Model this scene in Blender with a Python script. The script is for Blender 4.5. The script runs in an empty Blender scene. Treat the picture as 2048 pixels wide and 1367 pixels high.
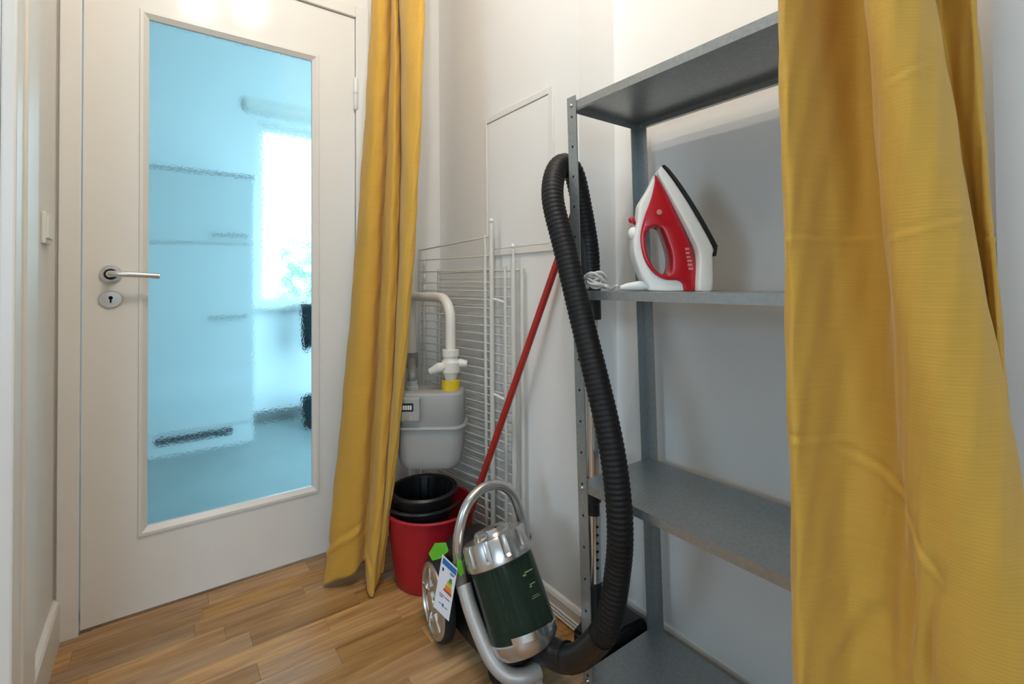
import bpy, bmesh, math, random
from mathutils import Vector, Matrix
from math import pi, sin, cos, radians
random.seed(7)
S = bpy.context.scene
COL = S.collection

# ---------------------------------------------------------------- camera
cam_d = bpy.data.cameras.new('camera'); cam = bpy.data.objects.new('camera', cam_d); COL.objects.link(cam)
S.camera = cam
FPX, CY = 966.5, 552.2
yaw, pitch, roll = radians(36.205), radians(0.856), radians(-0.405)
F0 = Vector((sin(yaw), cos(yaw), 0)); R0 = Vector((cos(yaw), -sin(yaw), 0)); U0 = Vector((0, 0, 1))
FW = cos(pitch)*F0 + sin(pitch)*U0; UP = -sin(pitch)*F0 + cos(pitch)*U0
RT = cos(roll)*R0 + sin(roll)*UP; UP = -sin(roll)*R0 + cos(roll)*UP
cam.matrix_world = Matrix(((RT.x, UP.x, -FW.x, 0), (RT.y, UP.y, -FW.y, 0), (RT.z, UP.z, -FW.z, 1.0), (0, 0, 0, 1)))
cam_d.sensor_width = 36; cam_d.lens = FPX/2048*36
cam_d.shift_y = (CY - 683.5)/2048
cam_d.clip_start = 0.02

# ---------------------------------------------------------------- world, lamps, exposure
SKY = 10.0
LAMP = 18.5
S.view_settings.view_transform = 'Standard'; S.view_settings.look = 'None'
S.view_settings.exposure = 0.0; S.view_settings.gamma = 1; S.view_settings.use_curve_mapping = False
w = bpy.data.worlds.new('sky'); S.world = w; w.use_nodes = True
nt = w.node_tree; bg = nt.nodes['Background']; bg.inputs[0].default_value = (.62, .82, 1.03, 1); bg.inputs[1].default_value = SKY

def portal(name, loc, rot, sx, sy):
    l = bpy.data.lights.new(name, 'AREA'); l.shape = 'RECTANGLE'; l.size = sx; l.size_y = sy; l.cycles.is_portal = True
    o = bpy.data.objects.new(name, l); o.location = loc; o.rotation_euler = rot; COL.objects.link(o)
portal('window_portal', (1.02, 4.06, 1.53), (radians(-90), 0, 0), 0.86, 1.3)
portal('window_portal', (-1.35, -1.87, 1.5), (radians(90), 0, 0), 1.4, 1.3)
portal('window_portal', (-3.07, .35, 1.5), (0, radians(-90), 0), 1.0, 1.05)  # guides sky light through the added side-room window

# ---------------------------------------------------------------- materials
def mat(name, color, rough=.5, metal=0., bump=0., bscale=60., spec=.5, coat=0., var=0., vscale=8., trans=0., ior=1.45, stretch=None, sheen=0.):
    m = bpy.data.materials.new(name); m.use_nodes = True
    n = m.node_tree; b = n.nodes['Principled BSDF']
    b.inputs['Base Color'].default_value = (*color, 1); b.inputs['Roughness'].default_value = rough
    b.inputs['Metallic'].default_value = metal; b.inputs['Specular IOR Level'].default_value = spec
    b.inputs['Coat Weight'].default_value = coat; b.inputs['Transmission Weight'].default_value = trans; b.inputs['IOR'].default_value = ior
    b.inputs['Sheen Weight'].default_value = sheen
    tc = n.nodes.new('ShaderNodeTexCoord'); src = tc.outputs['Object']
    if stretch:
        mp = n.nodes.new('ShaderNodeMapping'); mp.inputs['Scale'].default_value = stretch
        n.links.new(src, mp.inputs[0]); src = mp.outputs[0]
    if bump:
        t = n.nodes.new('ShaderNodeTexNoise'); t.inputs['Scale'].default_value = bscale; t.inputs['Detail'].default_value = 4
        n.links.new(src, t.inputs['Vector'])
        bp = n.nodes.new('ShaderNodeBump'); bp.inputs['Strength'].default_value = bump; bp.inputs['Distance'].default_value = .01
        n.links.new(t.outputs[0], bp.inputs['Height']); n.links.new(bp.outputs[0], b.inputs['Normal'])
    if var:
        t = n.nodes.new('ShaderNodeTexNoise'); t.inputs['Scale'].default_value = vscale; t.inputs['Detail'].default_value = 3
        n.links.new(src, t.inputs['Vector'])
        r = n.nodes.new('ShaderNodeMapRange'); r.inputs[1].default_value = .3; r.inputs[2].default_value = .7
        r.inputs[3].default_value = 1 - var; r.inputs[4].default_value = 1 + var
        n.links.new(t.outputs[0], r.inputs[0])
        mx = n.nodes.new('ShaderNodeVectorMath'); mx.operation = 'SCALE'; mx.inputs[0].default_value = color
        n.links.new(r.outputs[0], mx.inputs['Scale']); n.links.new(mx.outputs[0], b.inputs['Base Color'])
    return m

M = {}
M['wall'] = mat('wall_paint', (.83, .815, .79), .85, bump=.04, bscale=250, spec=.3)
M['ceil'] = mat('ceiling_paint', (.85, .84, .81), .9)
M['doorw'] = mat('door_lacquer', (.84, .83, .80), .13, bump=.02, bscale=9, spec=.32)
M['trim'] = mat('trim_lacquer', (.80, .77, .73), .35)
M['white'] = mat('white_plastic', (.83, .82, .78), .35)
M['steel'] = mat('galvanised_steel', (.37, .395, .40), .38, metal=.78, var=.10, vscale=120, bump=.012, bscale=160)
M['chrome'] = mat('satin_chrome', (.72, .72, .72), .22, metal=1)
M['silver'] = mat('silver_plastic', (.62, .61, .60), .26, metal=.85)
M['framegrey'] = mat('grey_frame_plastic', (.50, .48, .455), .42, metal=.35)
M['jointgrey'] = mat('brown_grey_plastic', (.22, .18, .15), .5)
M['black'] = mat('black_plastic', (.012, .012, .013), .38)
M['hose'] = mat('hose_plastic', (.009, .009, .010), .5, spec=.35)
M['rubber'] = mat('black_rubber', (.012, .012, .012), .7)
M['dark'] = mat('dark_gap', (.01, .009, .008), .8)
M['red'] = mat('red_plastic', (.42, .012, .022), .42)
M['redstick'] = mat('red_lacquer', (.40, .025, .018), .35)
M['ironred'] = mat('iron_red_plastic', (.45, .008, .018), .22, coat=.3)
M['meter'] = mat('meter_paint', (.37, .37, .355), .5, bump=.03, bscale=200)
M['pipe'] = mat('pipe_paint', (.78, .75, .68), .35)
M['yellowlabel'] = mat('yellow_sticker', (.72, .50, .02), .5)
M['wire'] = mat('wire_enamel', (.66, .64, .58), .35)
M['green'] = mat('green_plastic', (.13, .50, .03), .45)
M['paper'] = mat('card_paper', (.80, .81, .86), .6)
M['cord'] = mat('cord_plastic', (.62, .60, .57), .5)
M['bin'] = mat('smoked_bin_plastic', (.19, .29, .22), .06, trans=.9, ior=1.2, spec=.6)
M['core'] = mat('filter_green', (.06, .28, .15), .35)
M['core2'] = mat('filter_dark', (.012, .02, .016), .5)
M['kwall'] = mat('kitchen_wall_paint', (.88, .89, .89), .85)
M['kfloor'] = mat('kitchen_floor_tile', (.34, .38, .38), .45, var=.06, vscale=3)
M['kcab'] = mat('cabinet_front', (.66, .69, .69), .3)
M['grey'] = mat('grey_plastic', (.25, .25, .25), .5)
M['gap_shade'] = mat('cabinet_shadow_gap', (.42, .43, .43), .6)  # grey painted in for the shade of the cabinet's top gap
M['navy'] = mat('dark_fabric', (.012, .03, .05), .8)
M['leaf'] = mat('leaf_green', (.10, .30, .06), .6, var=.3, vscale=3)
M['bark'] = mat('bark', (.12, .08, .05), .9, bump=.5, bscale=20)
M['ground'] = mat('outdoor_ground', (.35, .36, .30), .9, var=.2, vscale=1)
def flat(n, c): M[n] = mat(n, c, .6)
for n, c in (('ink_blue', (.03, .16, .45)), ('ink_dark', (.03, .03, .06)), ('ink_green', (.05, .22, .05)), ('ink_lime', (.35, .5, .03)),
             ('ink_yellow', (.75, .55, .02)), ('ink_orange', (.75, .28, .03)), ('ink_red', (.55, .05, .02)), ('ink_white', (.8, .8, .8)), ('ink_olive', (.30, .42, .16)), ('ink_pink', (.60, .22, .2))): flat(n, c)

def lamp_mat():
    m = bpy.data.materials.new('lamp_glow'); m.use_nodes = True; b = m.node_tree.nodes['Principled BSDF']
    b.inputs['Emission Color'].default_value = (1, .86, .68, 1); b.inputs['Emission Strength'].default_value = 12
    return m
M['glow'] = lamp_mat()

def clear_glass():
    m = bpy.data.materials.new('clear_glass'); m.use_nodes = True; n = m.node_tree
    for x in list(n.nodes): n.nodes.remove(x)
    o = n.nodes.new('ShaderNodeOutputMaterial'); t = n.nodes.new('ShaderNodeBsdfTransparent'); t.inputs[0].default_value = (.96, .98, .98, 1)
    g = n.nodes.new('ShaderNodeBsdfGlossy'); g.inputs['Roughness'].default_value = .02
    mx = n.nodes.new('ShaderNodeMixShader'); mx.inputs[0].default_value = .05
    n.links.new(t.outputs[0], mx.inputs[1]); n.links.new(g.outputs[0], mx.inputs[2]); n.links.new(mx.outputs[0], o.inputs[0])
    return m
M['glass'] = clear_glass()

def obscure_glass():
    m = bpy.data.materials.new('pebbled_blue_glass'); m.use_nodes = True; n = m.node_tree
    for x in list(n.nodes): n.nodes.remove(x)
    o = n.nodes.new('ShaderNodeOutputMaterial'); g = n.nodes.new('ShaderNodeBsdfGlass')
    g.inputs['Color'].default_value = (.725, .885, .895, 1); g.inputs['Roughness'].default_value = .06; g.inputs['IOR'].default_value = 1.45
    tc = n.nodes.new('ShaderNodeTexCoord'); t = n.nodes.new('ShaderNodeTexNoise'); t.inputs['Scale'].default_value = 170; t.inputs['Detail'].default_value = 1
    bp = n.nodes.new('ShaderNodeBump'); bp.inputs['Strength'].default_value = .035; bp.inputs['Distance'].default_value = .004
    n.links.new(tc.outputs['Object'], t.inputs['Vector']); n.links.new(t.outputs[0], bp.inputs['Height'])
    n.links.new(bp.outputs[0], g.inputs['Normal']); n.links.new(g.outputs[0], o.inputs[0])
    return m
M['obscure'] = obscure_glass()

def wood():
    m = bpy.data.materials.new('oak_strip'); m.use_nodes = True; n = m.node_tree; b = n.nodes['Principled BSDF']
    tc = n.nodes.new('ShaderNodeTexCoord'); oi = n.nodes.new('ShaderNodeObjectInfo')
    ad = n.nodes.new('ShaderNodeVectorMath'); ad.operation = 'ADD'
    cv = n.nodes.new('ShaderNodeVectorMath'); cv.operation = 'SCALE'; cv.inputs[0].default_value = (13, 7, 5)
    n.links.new(oi.outputs['Random'], cv.inputs['Scale']); n.links.new(tc.outputs['Object'], ad.inputs[0]); n.links.new(cv.outputs[0], ad.inputs[1])
    mp = n.nodes.new('ShaderNodeMapping'); mp.inputs['Scale'].default_value = (4, 55, 20); n.links.new(ad.outputs[0], mp.inputs[0])
    t = n.nodes.new('ShaderNodeTexNoise'); t.inputs['Scale'].default_value = 1; t.inputs['Detail'].default_value = 5; t.inputs['Distortion'].default_value = .6
    n.links.new(mp.outputs[0], t.inputs['Vector'])
    r = n.nodes.new('ShaderNodeValToRGB')
    r.color_ramp.elements[0].position = .3; r.color_ramp.elements[0].color = (.31, .155, .055, 1)
    r.color_ramp.elements[1].position = .65; r.color_ramp.elements[1].color = (.56, .325, .135, 1)
    n.links.new(t.outputs[0], r.inputs[0])
    mr = n.nodes.new('ShaderNodeMapRange'); mr.inputs[3].default_value = .74; mr.inputs[4].default_value = 1.22; n.links.new(oi.outputs['Random'], mr.inputs[0])
    hs = n.nodes.new('ShaderNodeHueSaturation'); n.links.new(r.outputs[0], hs.inputs['Color']); n.links.new(mr.outputs[0], hs.inputs['Value'])
    m2 = n.nodes.new('ShaderNodeMath'); m2.operation = 'MULTIPLY_ADD'; m2.inputs[1].default_value = -.35; m2.inputs[2].default_value = 1.15
    fr = n.nodes.new('ShaderNodeMath'); fr.operation = 'FRACT'; ml = n.nodes.new('ShaderNodeMath'); ml.operation = 'MULTIPLY'; ml.inputs[1].default_value = 17.3
    n.links.new(oi.outputs['Random'], ml.inputs[0]); n.links.new(ml.outputs[0], fr.inputs[0]); n.links.new(fr.outputs[0], m2.inputs[0]); n.links.new(m2.outputs[0], hs.inputs['Saturation'])
    n.links.new(hs.outputs[0], b.inputs['Base Color']); b.inputs['Roughness'].default_value = .42
    bp = n.nodes.new('ShaderNodeBump'); bp.inputs['Strength'].default_value = .08; bp.inputs['Distance'].default_value = .003
    n.links.new(t.outputs[0], bp.inputs['Height']); n.links.new(bp.outputs[0], b.inputs['Normal'])
    return m
M['wood'] = wood()

def fabric():
    m = bpy.data.materials.new('mustard_fabric'); m.use_nodes = True; n = m.node_tree; b = n.nodes['Principled BSDF']
    tc = n.nodes.new('ShaderNodeTexCoord')
    wv = n.nodes.new('ShaderNodeTexWave'); wv.wave_type = 'BANDS'; wv.bands_direction = 'Z'; wv.inputs['Scale'].default_value = 75; wv.inputs['Distortion'].default_value = 1.5; wv.inputs['Detail'].default_value = 2; wv.inputs['Detail Scale'].default_value = 3
    n.links.new(tc.outputs['Object'], wv.inputs['Vector'])
    mp = n.nodes.new('ShaderNodeMapping'); mp.inputs['Scale'].default_value = (14, 14, 420); n.links.new(tc.outputs['Object'], mp.inputs[0])
    t = n.nodes.new('ShaderNodeTexNoise'); t.inputs['Scale'].default_value = 1; t.inputs['Detail'].default_value = 3; n.links.new(mp.outputs[0], t.inputs['Vector'])
    r = n.nodes.new('ShaderNodeValToRGB'); r.color_ramp.elements[0].position = .3; r.color_ramp.elements[1].position = .7
    r.color_ramp.elements[0].color = (.595, .340, .047, 1); r.color_ramp.elements[1].color = (.63, .360, .053, 1)
    n.links.new(t.outputs[0], r.inputs[0]); n.links.new(r.outputs[0], b.inputs['Base Color'])
    b.inputs['Roughness'].default_value = .85; b.inputs['Sheen Weight'].default_value = .15
    bp = n.nodes.new('ShaderNodeBump'); bp.inputs['Strength'].default_value = .035; bp.inputs['Distance'].default_value = .002
    n.links.new(wv.outputs[0], bp.inputs['Height']); n.links.new(bp.outputs[0], b.inputs['Normal'])
    return m
M['fabric'] = fabric()

# ---------------------------------------------------------------- helpers
OFF = {}
def V(*a): return Vector(a)
def finish(bm, name, m, parent=None, smooth=False, kind=None, label=None, cat=None, group=None, angle=35):
    bmesh.ops.recalc_face_normals(bm, faces=bm.faces)
    if parent is not None: off = OFF[parent.name]
    else:
        xs = [v.co for v in bm.verts]
        lo = Vector([min(c[i] for c in xs) for i in range(3)]); hi = Vector([max(c[i] for c in xs) for i in range(3)])
        off = Vector(((lo.x+hi.x)/2, (lo.y+hi.y)/2, lo.z))
    for v in bm.verts: v.co -= off
    me = bpy.data.meshes.new(name); bm.to_mesh(me); bm.free()
    me.materials.append(M[m] if isinstance(m, str) else m)
    if smooth:
        me.shade_smooth(); me.set_sharp_from_angle(angle=radians(angle))
    o = bpy.data.objects.new(name, me); COL.objects.link(o)
    if parent is not None: o.parent = parent
    else: o.location = off
    OFF[o.name] = off
    tag(o, label, cat, group, kind)
    return o
def tag(o, label=None, cat=None, group=None, kind=None):
    if label: o['label'] = label
    if cat: o['category'] = cat
    if group: o['group'] = group
    if kind: o['kind'] = kind
    return o
def thing(name, loc, label, cat, group=None, kind=None):
    o = bpy.data.objects.new(name, None); COL.objects.link(o); o.location = loc; o.empty_display_size = .05
    OFF[o.name] = Vector(loc); return tag(o, label, cat, group, kind)
def copy_part(o, parent, offset):
    c = o.copy(); COL.objects.link(c); c.parent = parent; c.location = Vector(o.location) + Vector(offset); OFF[c.name] = OFF[o.name]; return c
def B(): return bmesh.new()
def box(bm, lo, hi, bev=0., seg=2, mtx=None):
    lo = Vector(lo); hi = Vector(hi)
    r = bmesh.ops.create_cube(bm, size=1)
    vs = r['verts']; c = (lo+hi)/2; s = hi-lo
    for v in vs: v.co = Vector((v.co.x*s.x, v.co.y*s.y, v.co.z*s.z)) + c
    if bev:
        es = list({e for v in vs for e in v.link_edges})
        rr = bmesh.ops.bevel(bm, geom=es, offset=bev, segments=seg, affect='EDGES', profile=.5)
        vs = list({v for f in rr['faces'] for v in f.verts} | {v for v in vs if v.is_valid})
    if mtx is not None:
        for v in vs: v.co = mtx @ v.co
    return vs
def cat_rom(pts, n=8):
    P = [Vector(p) for p in pts]; out = []
    for i in range(len(P)-1):
        p0 = P[i-1] if i else P[0]*2-P[1]; p1 = P[i]; p2 = P[i+1]; p3 = P[i+2] if i+2 < len(P) else P[-1]*2-P[-2]
        for k in range(n):
            t = k/n
            out.append(.5*((2*p1)+(p2-p0)*t+(2*p0-5*p1+4*p2-p3)*t*t+(3*p1-p0-3*p2+p3)*t**3))
    out.append(P[-1]); return out
def resample(P, step):
    out = [P[0].copy()]; acc = 0
    for a, b in zip(P, P[1:]):
        L = (b-a).length
        while acc + L >= step:
            a = a + (b-a).normalized()*(step-acc); L = (b-a).length; acc = 0; out.append(a.copy())
        acc += L
    return out
def tube(bm, P, r, n=12, cap=True, rz=None, closed=False):
    """sweep a circle (radius r: number, list or callable(i,n)) along points P"""
    P = [Vector(p) for p in P]; N = len(P); rings = []; nor = None
    for i in range(N):
        if closed: t = (P[(i+1) % N]-P[i-1]).normalized()
        else: t = (P[min(i+1, N-1)]-P[max(i-1, 0)]).normalized()
        if nor is None:
            a = Vector((0, 0, 1)) if abs(t.z) < .9 else Vector((1, 0, 0))
            nor = (a - t*a.dot(t)).normalized()
        else: nor = (nor - t*nor.dot(t)).normalized()
        bi = t.cross(nor)
        rr = r(i, N) if callable(r) else (r[i] if isinstance(r, (list, tuple)) else r)
        rb = rr if rz is None else rz
        rings.append([bm.verts.new(P[i] + nor*cos(2*pi*k/n)*rr + bi*sin(2*pi*k/n)*rb) for k in range(n)])
    for i in range(N if closed else N-1):
        a, b = rings[i], rings[(i+1) % N]
        for k in range(n): bm.faces.new((a[k], a[(k+1) % n], b[(k+1) % n], b[k]))
    if cap and not closed:
        bm.faces.new(rings[0]); bm.faces.new(list(reversed(rings[-1])))
    return rings
def lathe(bm, prof, A, axis, n=40, capends=True, rmod=None):
    """prof: list of (radius, height along axis from A)"""
    A = Vector(A); ax = Vector(axis).normalized()
    a = Vector((0, 0, 1)) if abs(ax.z) < .9 else Vector((1, 0, 0))
    u = (a - ax*a.dot(ax)).normalized(); v = ax.cross(u); rings = []
    for j, (r, h) in enumerate(prof):
        rings.append([bm.verts.new(A + ax*h + (u*cos(2*pi*k/n)+v*sin(2*pi*k/n))*(r*(rmod(j, k, n) if rmod else 1))) for k in range(n)])
    for p, q in zip(rings, rings[1:]):
        for k in range(n): bm.faces.new((p[k], p[(k+1) % n], q[(k+1) % n], q[k]))
    if capends:
        bm.faces.new(rings[0]); bm.faces.new(rings[-1])
    return rings
def prism(bm, poly, axis_vec):
    """extrude a planar polygon (list of Vectors) along axis_vec"""
    a = [bm.verts.new(p) for p in poly]; b = [bm.verts.new(Vector(p)+Vector(axis_vec)) for p in poly]; n = len(poly)
    bm.faces.new(a); bm.faces.new(list(reversed(b)))
    for i in range(n): bm.faces.new((a[i], b[i], b[(i+1) % n], a[(i+1) % n]))
def struct(bm, name, m, parent=None, smooth=False):
    return finish(bm, name, m, parent, smooth, kind='structure' if parent is None else None)
def pxy(px, d):
    """floor-plan point d metres ahead of the viewpoint along the sight line of a column"""
    u = (px-1024)/FPX; p = (F0 + R0*u)*d; return (p.x, p.y)

# ================================================================ SETTING
D = 1.87; PW = .985; NB = 1.136; RV = 1.01; LW = -.235; CEIL = 2.75
# floors
bm = B(); box(bm, (-3.1, -1.9, -.06), (1.3, 2.0, -.012)); floor = struct(bm, 'floor', 'dark')
plank_mesh = []
for L in (.30, .38, .46, .54):
    bm = B(); box(bm, (0, .0002, -.012), (L-.0004, .0698, 0), .0006, 1)
    me = bpy.data.meshes.new('floor_plank'); bm.to_mesh(me); bm.free(); me.materials.append(M['wood']); plank_mesh.append((L, me))
fo = OFF['floor']
for r in range(37):
    y = 1.94 - .07*(r+1); x = -.42 - random.random()*.35
    while x < 1.16:
        L, me = random.choice(plank_mesh)
        if x + L > -.40:
            o = bpy.data.objects.new('floor_plank', me); COL.objects.link(o); o.parent = floor; o.location = Vector((x, y, 0)) - fo
        x += L
bm = B(); box(bm, (-3.1, -1.9, -.012), (-.42, 2.0, -.0005)); struct(bm, 'floor_side_room', 'wood')
bm = B(); box(bm, (-2.0, 2.0, -.06), (2.5, 4.1, 0)); struct(bm, 'floor_kitchen', 'kfloor')
bm = B(); box(bm, (-3.1, -1.9, CEIL), (1.3, 2.0, CEIL+.1)); struct(bm, 'ceiling', 'ceil')
bm = B(); box(bm, (-2.0, 2.0, CEIL), (2.5, 4.1, CEIL+.1)); struct(bm, 'ceiling_kitchen', 'kwall')
# wall with the glazed door
bm = B()
box(bm, (-3.1, D+.002, 0), (-.229, 2.0, CEIL)); box(bm, (.669, D+.002, 0), (1.3, 2.0, CEIL)); box(bm, (-.229, D+.002, 2.084), (.669, 2.0, CEIL))
struct(bm, 'wall_back', 'wall')
# right: panel wall, recess, pillar
bm = B()
box(bm, (PW, RV, 0), (1.3, D, CEIL)); box(bm, (NB, .15, 0), (1.3, RV, CEIL)); box(bm, (PW, -1.9, 0), (1.3, .15, CEIL))
struct(bm, 'wall_right', 'wall')
# left: short wall, doorway to the day-lit room
bm = B()
box(bm, (-.37, 1.262, 0), (LW, D, CEIL)); box(bm, (-.37, -1.9, 2.3), (LW, 1.262, CEIL))
struct(bm, 'wall_left', 'wall')
bm = B()
box(bm, (-3.1, -2.0, 0), (-2.05, -1.9, CEIL)); box(bm, (-.65, -2.0, 0), (1.3, -1.9, CEIL)); box(bm, (-2.05, -2.0, 0), (-.65, -1.9, .85)); box(bm, (-2.05, -2.0, 2.15), (-.65, -1.9, CEIL))
struct(bm, 'wall_front', 'wall')
bm = B(); box(bm, (-3.2, -2.0, 0), (-3.1, -.15, CEIL)); box(bm, (-3.2, .85, 0), (-3.1, 2.0, CEIL)); box(bm, (-3.2, -.15, 0), (-3.1, .85, .97)); box(bm, (-3.2, -.15, 2.03), (-3.1, .85, CEIL)); struct(bm, 'wall_side_room', 'wall')
def window(name, lo, hi, axis, mull):
    """frame bars + pane in the plane given by axis ('x' or 'y')"""
    bm = B(); t = .05
    def bar(a0, a1, z0, z1):
        if axis == 'y': box(bm, (a0, lo[1], z0), (a1, hi[1], z1), .004, 1)
        else: box(bm, (lo[0], a0, z0), (hi[0], a1, z1), .004, 1)
    a0, a1 = (lo[0], hi[0]) if axis == 'y' else (lo[1], hi[1])
    bar(a0, a0+t, lo[2], hi[2]); bar(a1-t, a1, lo[2], hi[2]); bar(a0+t, a1-t, lo[2], lo[2]+t); bar(a0+t, a1-t, hi[2]-t, hi[2])
    for m_ in mull: bar(m_-.03, m_+.03, lo[2]+t, hi[2]-t)
    f = struct(bm, name, 'trim')
    bm = B()
    if axis == 'y': c = (lo[1]+hi[1])/2; box(bm, (a0+t, c-.003, lo[2]+t), (a1-t, c+.003, hi[2]-t))
    else: c = (lo[0]+hi[0])/2; box(bm, (c-.003, a0+t, lo[2]+t), (c+.003, a1-t, hi[2]-t))
    finish(bm, 'pane', 'glass', f)
    return f
window('window_2', (-2.05, -1.98, .85), (-.65, -1.92, 2.15), 'y', [-1.35])
window('added_window_3', (-3.18, -.15, .97), (-3.12, .85, 2.03), 'x', [.35])  # unseen extra window, added to bring daylight into the recess
# kitchen shell
KY = 3.95
bm = B()
box(bm, (-2.0, KY, 0), (.585, KY+.15, CEIL)); box(bm, (1.46, KY, 0), (2.5, KY+.15, CEIL))
box(bm, (.585, KY, 0), (1.46, KY+.15, .855)); box(bm, (.585, KY, 2.20), (1.46, KY+.15, CEIL))
struct(bm, 'wall_kitchen_back', 'kwall')
bm = B(); box(bm, (-2.1, 2.0, 0), (-2.0, 4.1, CEIL)); struct(bm, 'wall_kitchen_left', 'kwall')
bm = B(); box(bm, (2.5, 2.0, 0), (2.6, 4.1, CEIL)); struct(bm, 'wall_kitchen_right', 'kwall')
window('window_1', (.585, KY+.05, .855), (1.46, KY+.11, 2.20), 'y', [])
bm = B(); box(bm, (.54, KY-.10, .825), (1.52, KY+.05, .857), .006); struct(bm, 'trim_3', 'trim')
bm = B(); box(bm, (.50, KY-.015, 0), (2.5, KY, .08), .004); struct(bm, 'baseboard_kitchen', 'grey')

# casing of the doorway on the left
bm = B(); box(bm, (LW, 1.262, 0), (-.213, 1.44, CEIL-.3), .004); box(bm, (LW, 1.32, 0), (-.207, 1.432, CEIL-.3), .004)
struct(bm, 'trim_1', 'trim')
# baseboards
def board_profile(bm, base, along, out, h, t):
    b = Vector(base); out = Vector(out)
    pts = [(0, 0), (t, 0), (t, h-.012), (t-.004, h-.004), (t-.009, h), (0, h)]
    prism(bm, [b + out*p + Vector((0, 0, q)) for p, q in pts], along)
bm = B(); board_profile(bm, (LW, 1.44, 0), (0, D-1.44, 0), (1, 0, 0), .122, .015); struct(bm, 'baseboard_left', 'trim')
bm = B()
board_profile(bm, (PW, RV, 0), (0, D-RV, 0), (-1, 0, 0), .062, .012)
board_profile(bm, (PW, RV, 0), (NB-PW, 0, 0), (0, -1, 0), .062, .012)
board_profile(bm, (NB, .15, 0), (0, RV-.15, 0), (-1, 0, 0), .062, .012)
bb = struct(bm, 'baseboard_right', 'trim')
for k in range(3):
    bm = B(); z = .004+k*.0075; box(bm, (PW-.022+.003*k, RV-.012, z), (PW-.011, D, z+.0052), .0012, 1); finish(bm, 'ribbed_bead', 'trim', bb)
bm = B(); board_profile(bm, (.70, D+.002, 0), (PW-.70, 0, 0), (0, -1, 0), .062, .012); struct(bm, 'baseboard_back', 'trim')

# door frame and glazed door
bm = B()
box(bm, (-.229, D-.012, 0), (-.181, 2.0, 2.084), .003); box(bm, (.618, D-.012, 0), (.669, 2.0, 2.084), .003); box(bm, (-.181, D-.012, 2.040), (.618, 2.0, 2.084), .003)
struct(bm, 'trim_2', 'doorw')
gx0, gx1, gz0, gz1 = -.037, .470, .250, 1.845
bm = B()
x0, x1, z0, z1 = -.1785, .6155, .012, 2.0375
for a, b in (((x0, z0), (gx0, z1)), ((gx1, z0), (x1, z1)), ((gx0, z0), (gx1, gz0)), ((gx0, gz1), (gx1, z1))):
    box(bm, (a[0], D, a[1]), (b[0], D+.04, b[1]))
bmesh.ops.remove_doubles(bm, verts=bm.verts, dist=1e-5)
door = struct(bm, 'door_1', 'doorw')
bm = B(); box(bm, (gx0+.001, D+.016, gz0+.001), (gx1-.001, D+.022, gz1-.001)); finish(bm, 'glass_pane', 'obscure', door)
# mitred glazing beads
def bead(p0, p1, inward):
    bm = B(); p0 = Vector(p0); p1 = Vector(p1); d = (p1-p0).normalized(); n = Vector(inward)
    sec = [(-.012, -.001), (-.010, -.006), (-.002, -.006), (.012, .006), (.012, .016), (-.001, .016)]
    va = [bm.verts.new(p0 + n*a + V(0, 1, 0)*b + d*a) for a, b in sec]; vb = [bm.verts.new(p1 + n*a + V(0, 1, 0)*b - d*a) for a, b in sec]
    k = len(sec); bm.faces.new(va); bm.faces.new(vb)
    for i in range(k): bm.faces.new((va[i], va[(i+1) % k], vb[(i+1) % k], vb[i]))
    finish(bm, 'glazing_bead', 'trim', door)
c00, c10, c01, c11 = (gx0, D, gz0), (gx1, D, gz0), (gx0, D, gz1), (gx1, D, gz1)
bead(c00, c10, (0, 0, 1)); bead(c01, c11, (0, 0, -1)); bead(c00, c01, (1, 0, 0)); bead(c10, c11, (-1, 0, 0))
# lever handle
hx, hz = -.114, 1.036
bm = B(); lathe(bm, [(.0, 0), (.0265, 0), (.027, .004), (.0255, .0075), (.017, .009), (.0, .009)], (hx, D, hz), (0, -1, 0), 36, False)
ro = finish(bm, 'handle_rosette', 'chrome', door, True)
bm = B(); lathe(bm, [(.0, .008), (.0165, .008), (.0165, .0105), (.0, .0105)], (hx, D, hz), (0, -1, 0), 24, False); finish(bm, 'collar', 'rubber', ro)
bm = B(); tube(bm, cat_rom([(hx, D-.008, hz), (hx, D-.035, hz), (hx+.003, D-.050, hz), (hx+.016, D-.058, hz), (hx+.06, D-.061, hz-.002), (hx+.118, D-.062, hz-.006)], 6), lambda i, n: .0105-.0025*i/n, 14)
finish(bm, 'lever_handle', 'chrome', door, True)
bm = B(); lathe(bm, [(.0, 0), (.027, 0), (.0275, .004), (.025, .007), (.0, .0075)], (hx, D, .962), (0, -1, 0), 36, False)
for v in bm.verts: v.co.x = hx + (v.co.x-hx)*1.05; v.co.z = .962+(v.co.z-.962)*.92
es = finish(bm, 'keyhole_escutcheon', 'chrome', door, True)
bm = B(); lathe(bm, [(.0, .0072), (.0052, .0072), (.0052, .0082), (.0, .0082)], (hx, D, .966), (0, -1, 0), 16, False); box(bm, (hx-.0022, D-.0082, .951), (hx+.0022, D-.0072, .966)); finish(bm, 'keyhole', 'dark', es)
for hz0 in (1.68, .22):
    bm = B(); lathe(bm, [(0, -.004), (.006, -.002), (.0085, .002), (.0085, .118), (.006, .123), (0, .125)], (.6165, D-.011, hz0), (0, 0, 1), 16, False)
    hg = finish(bm, 'hinge', 'white', door, True)
    bm = B(); lathe(bm, [(0, 0), (.0092, 0), (.0092, .0014), (0, .0014)], (.6165, D-.011, hz0+.06), (0, 0, 1), 16, False); finish(bm, 'hinge_joint', 'grey', hg)

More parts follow.
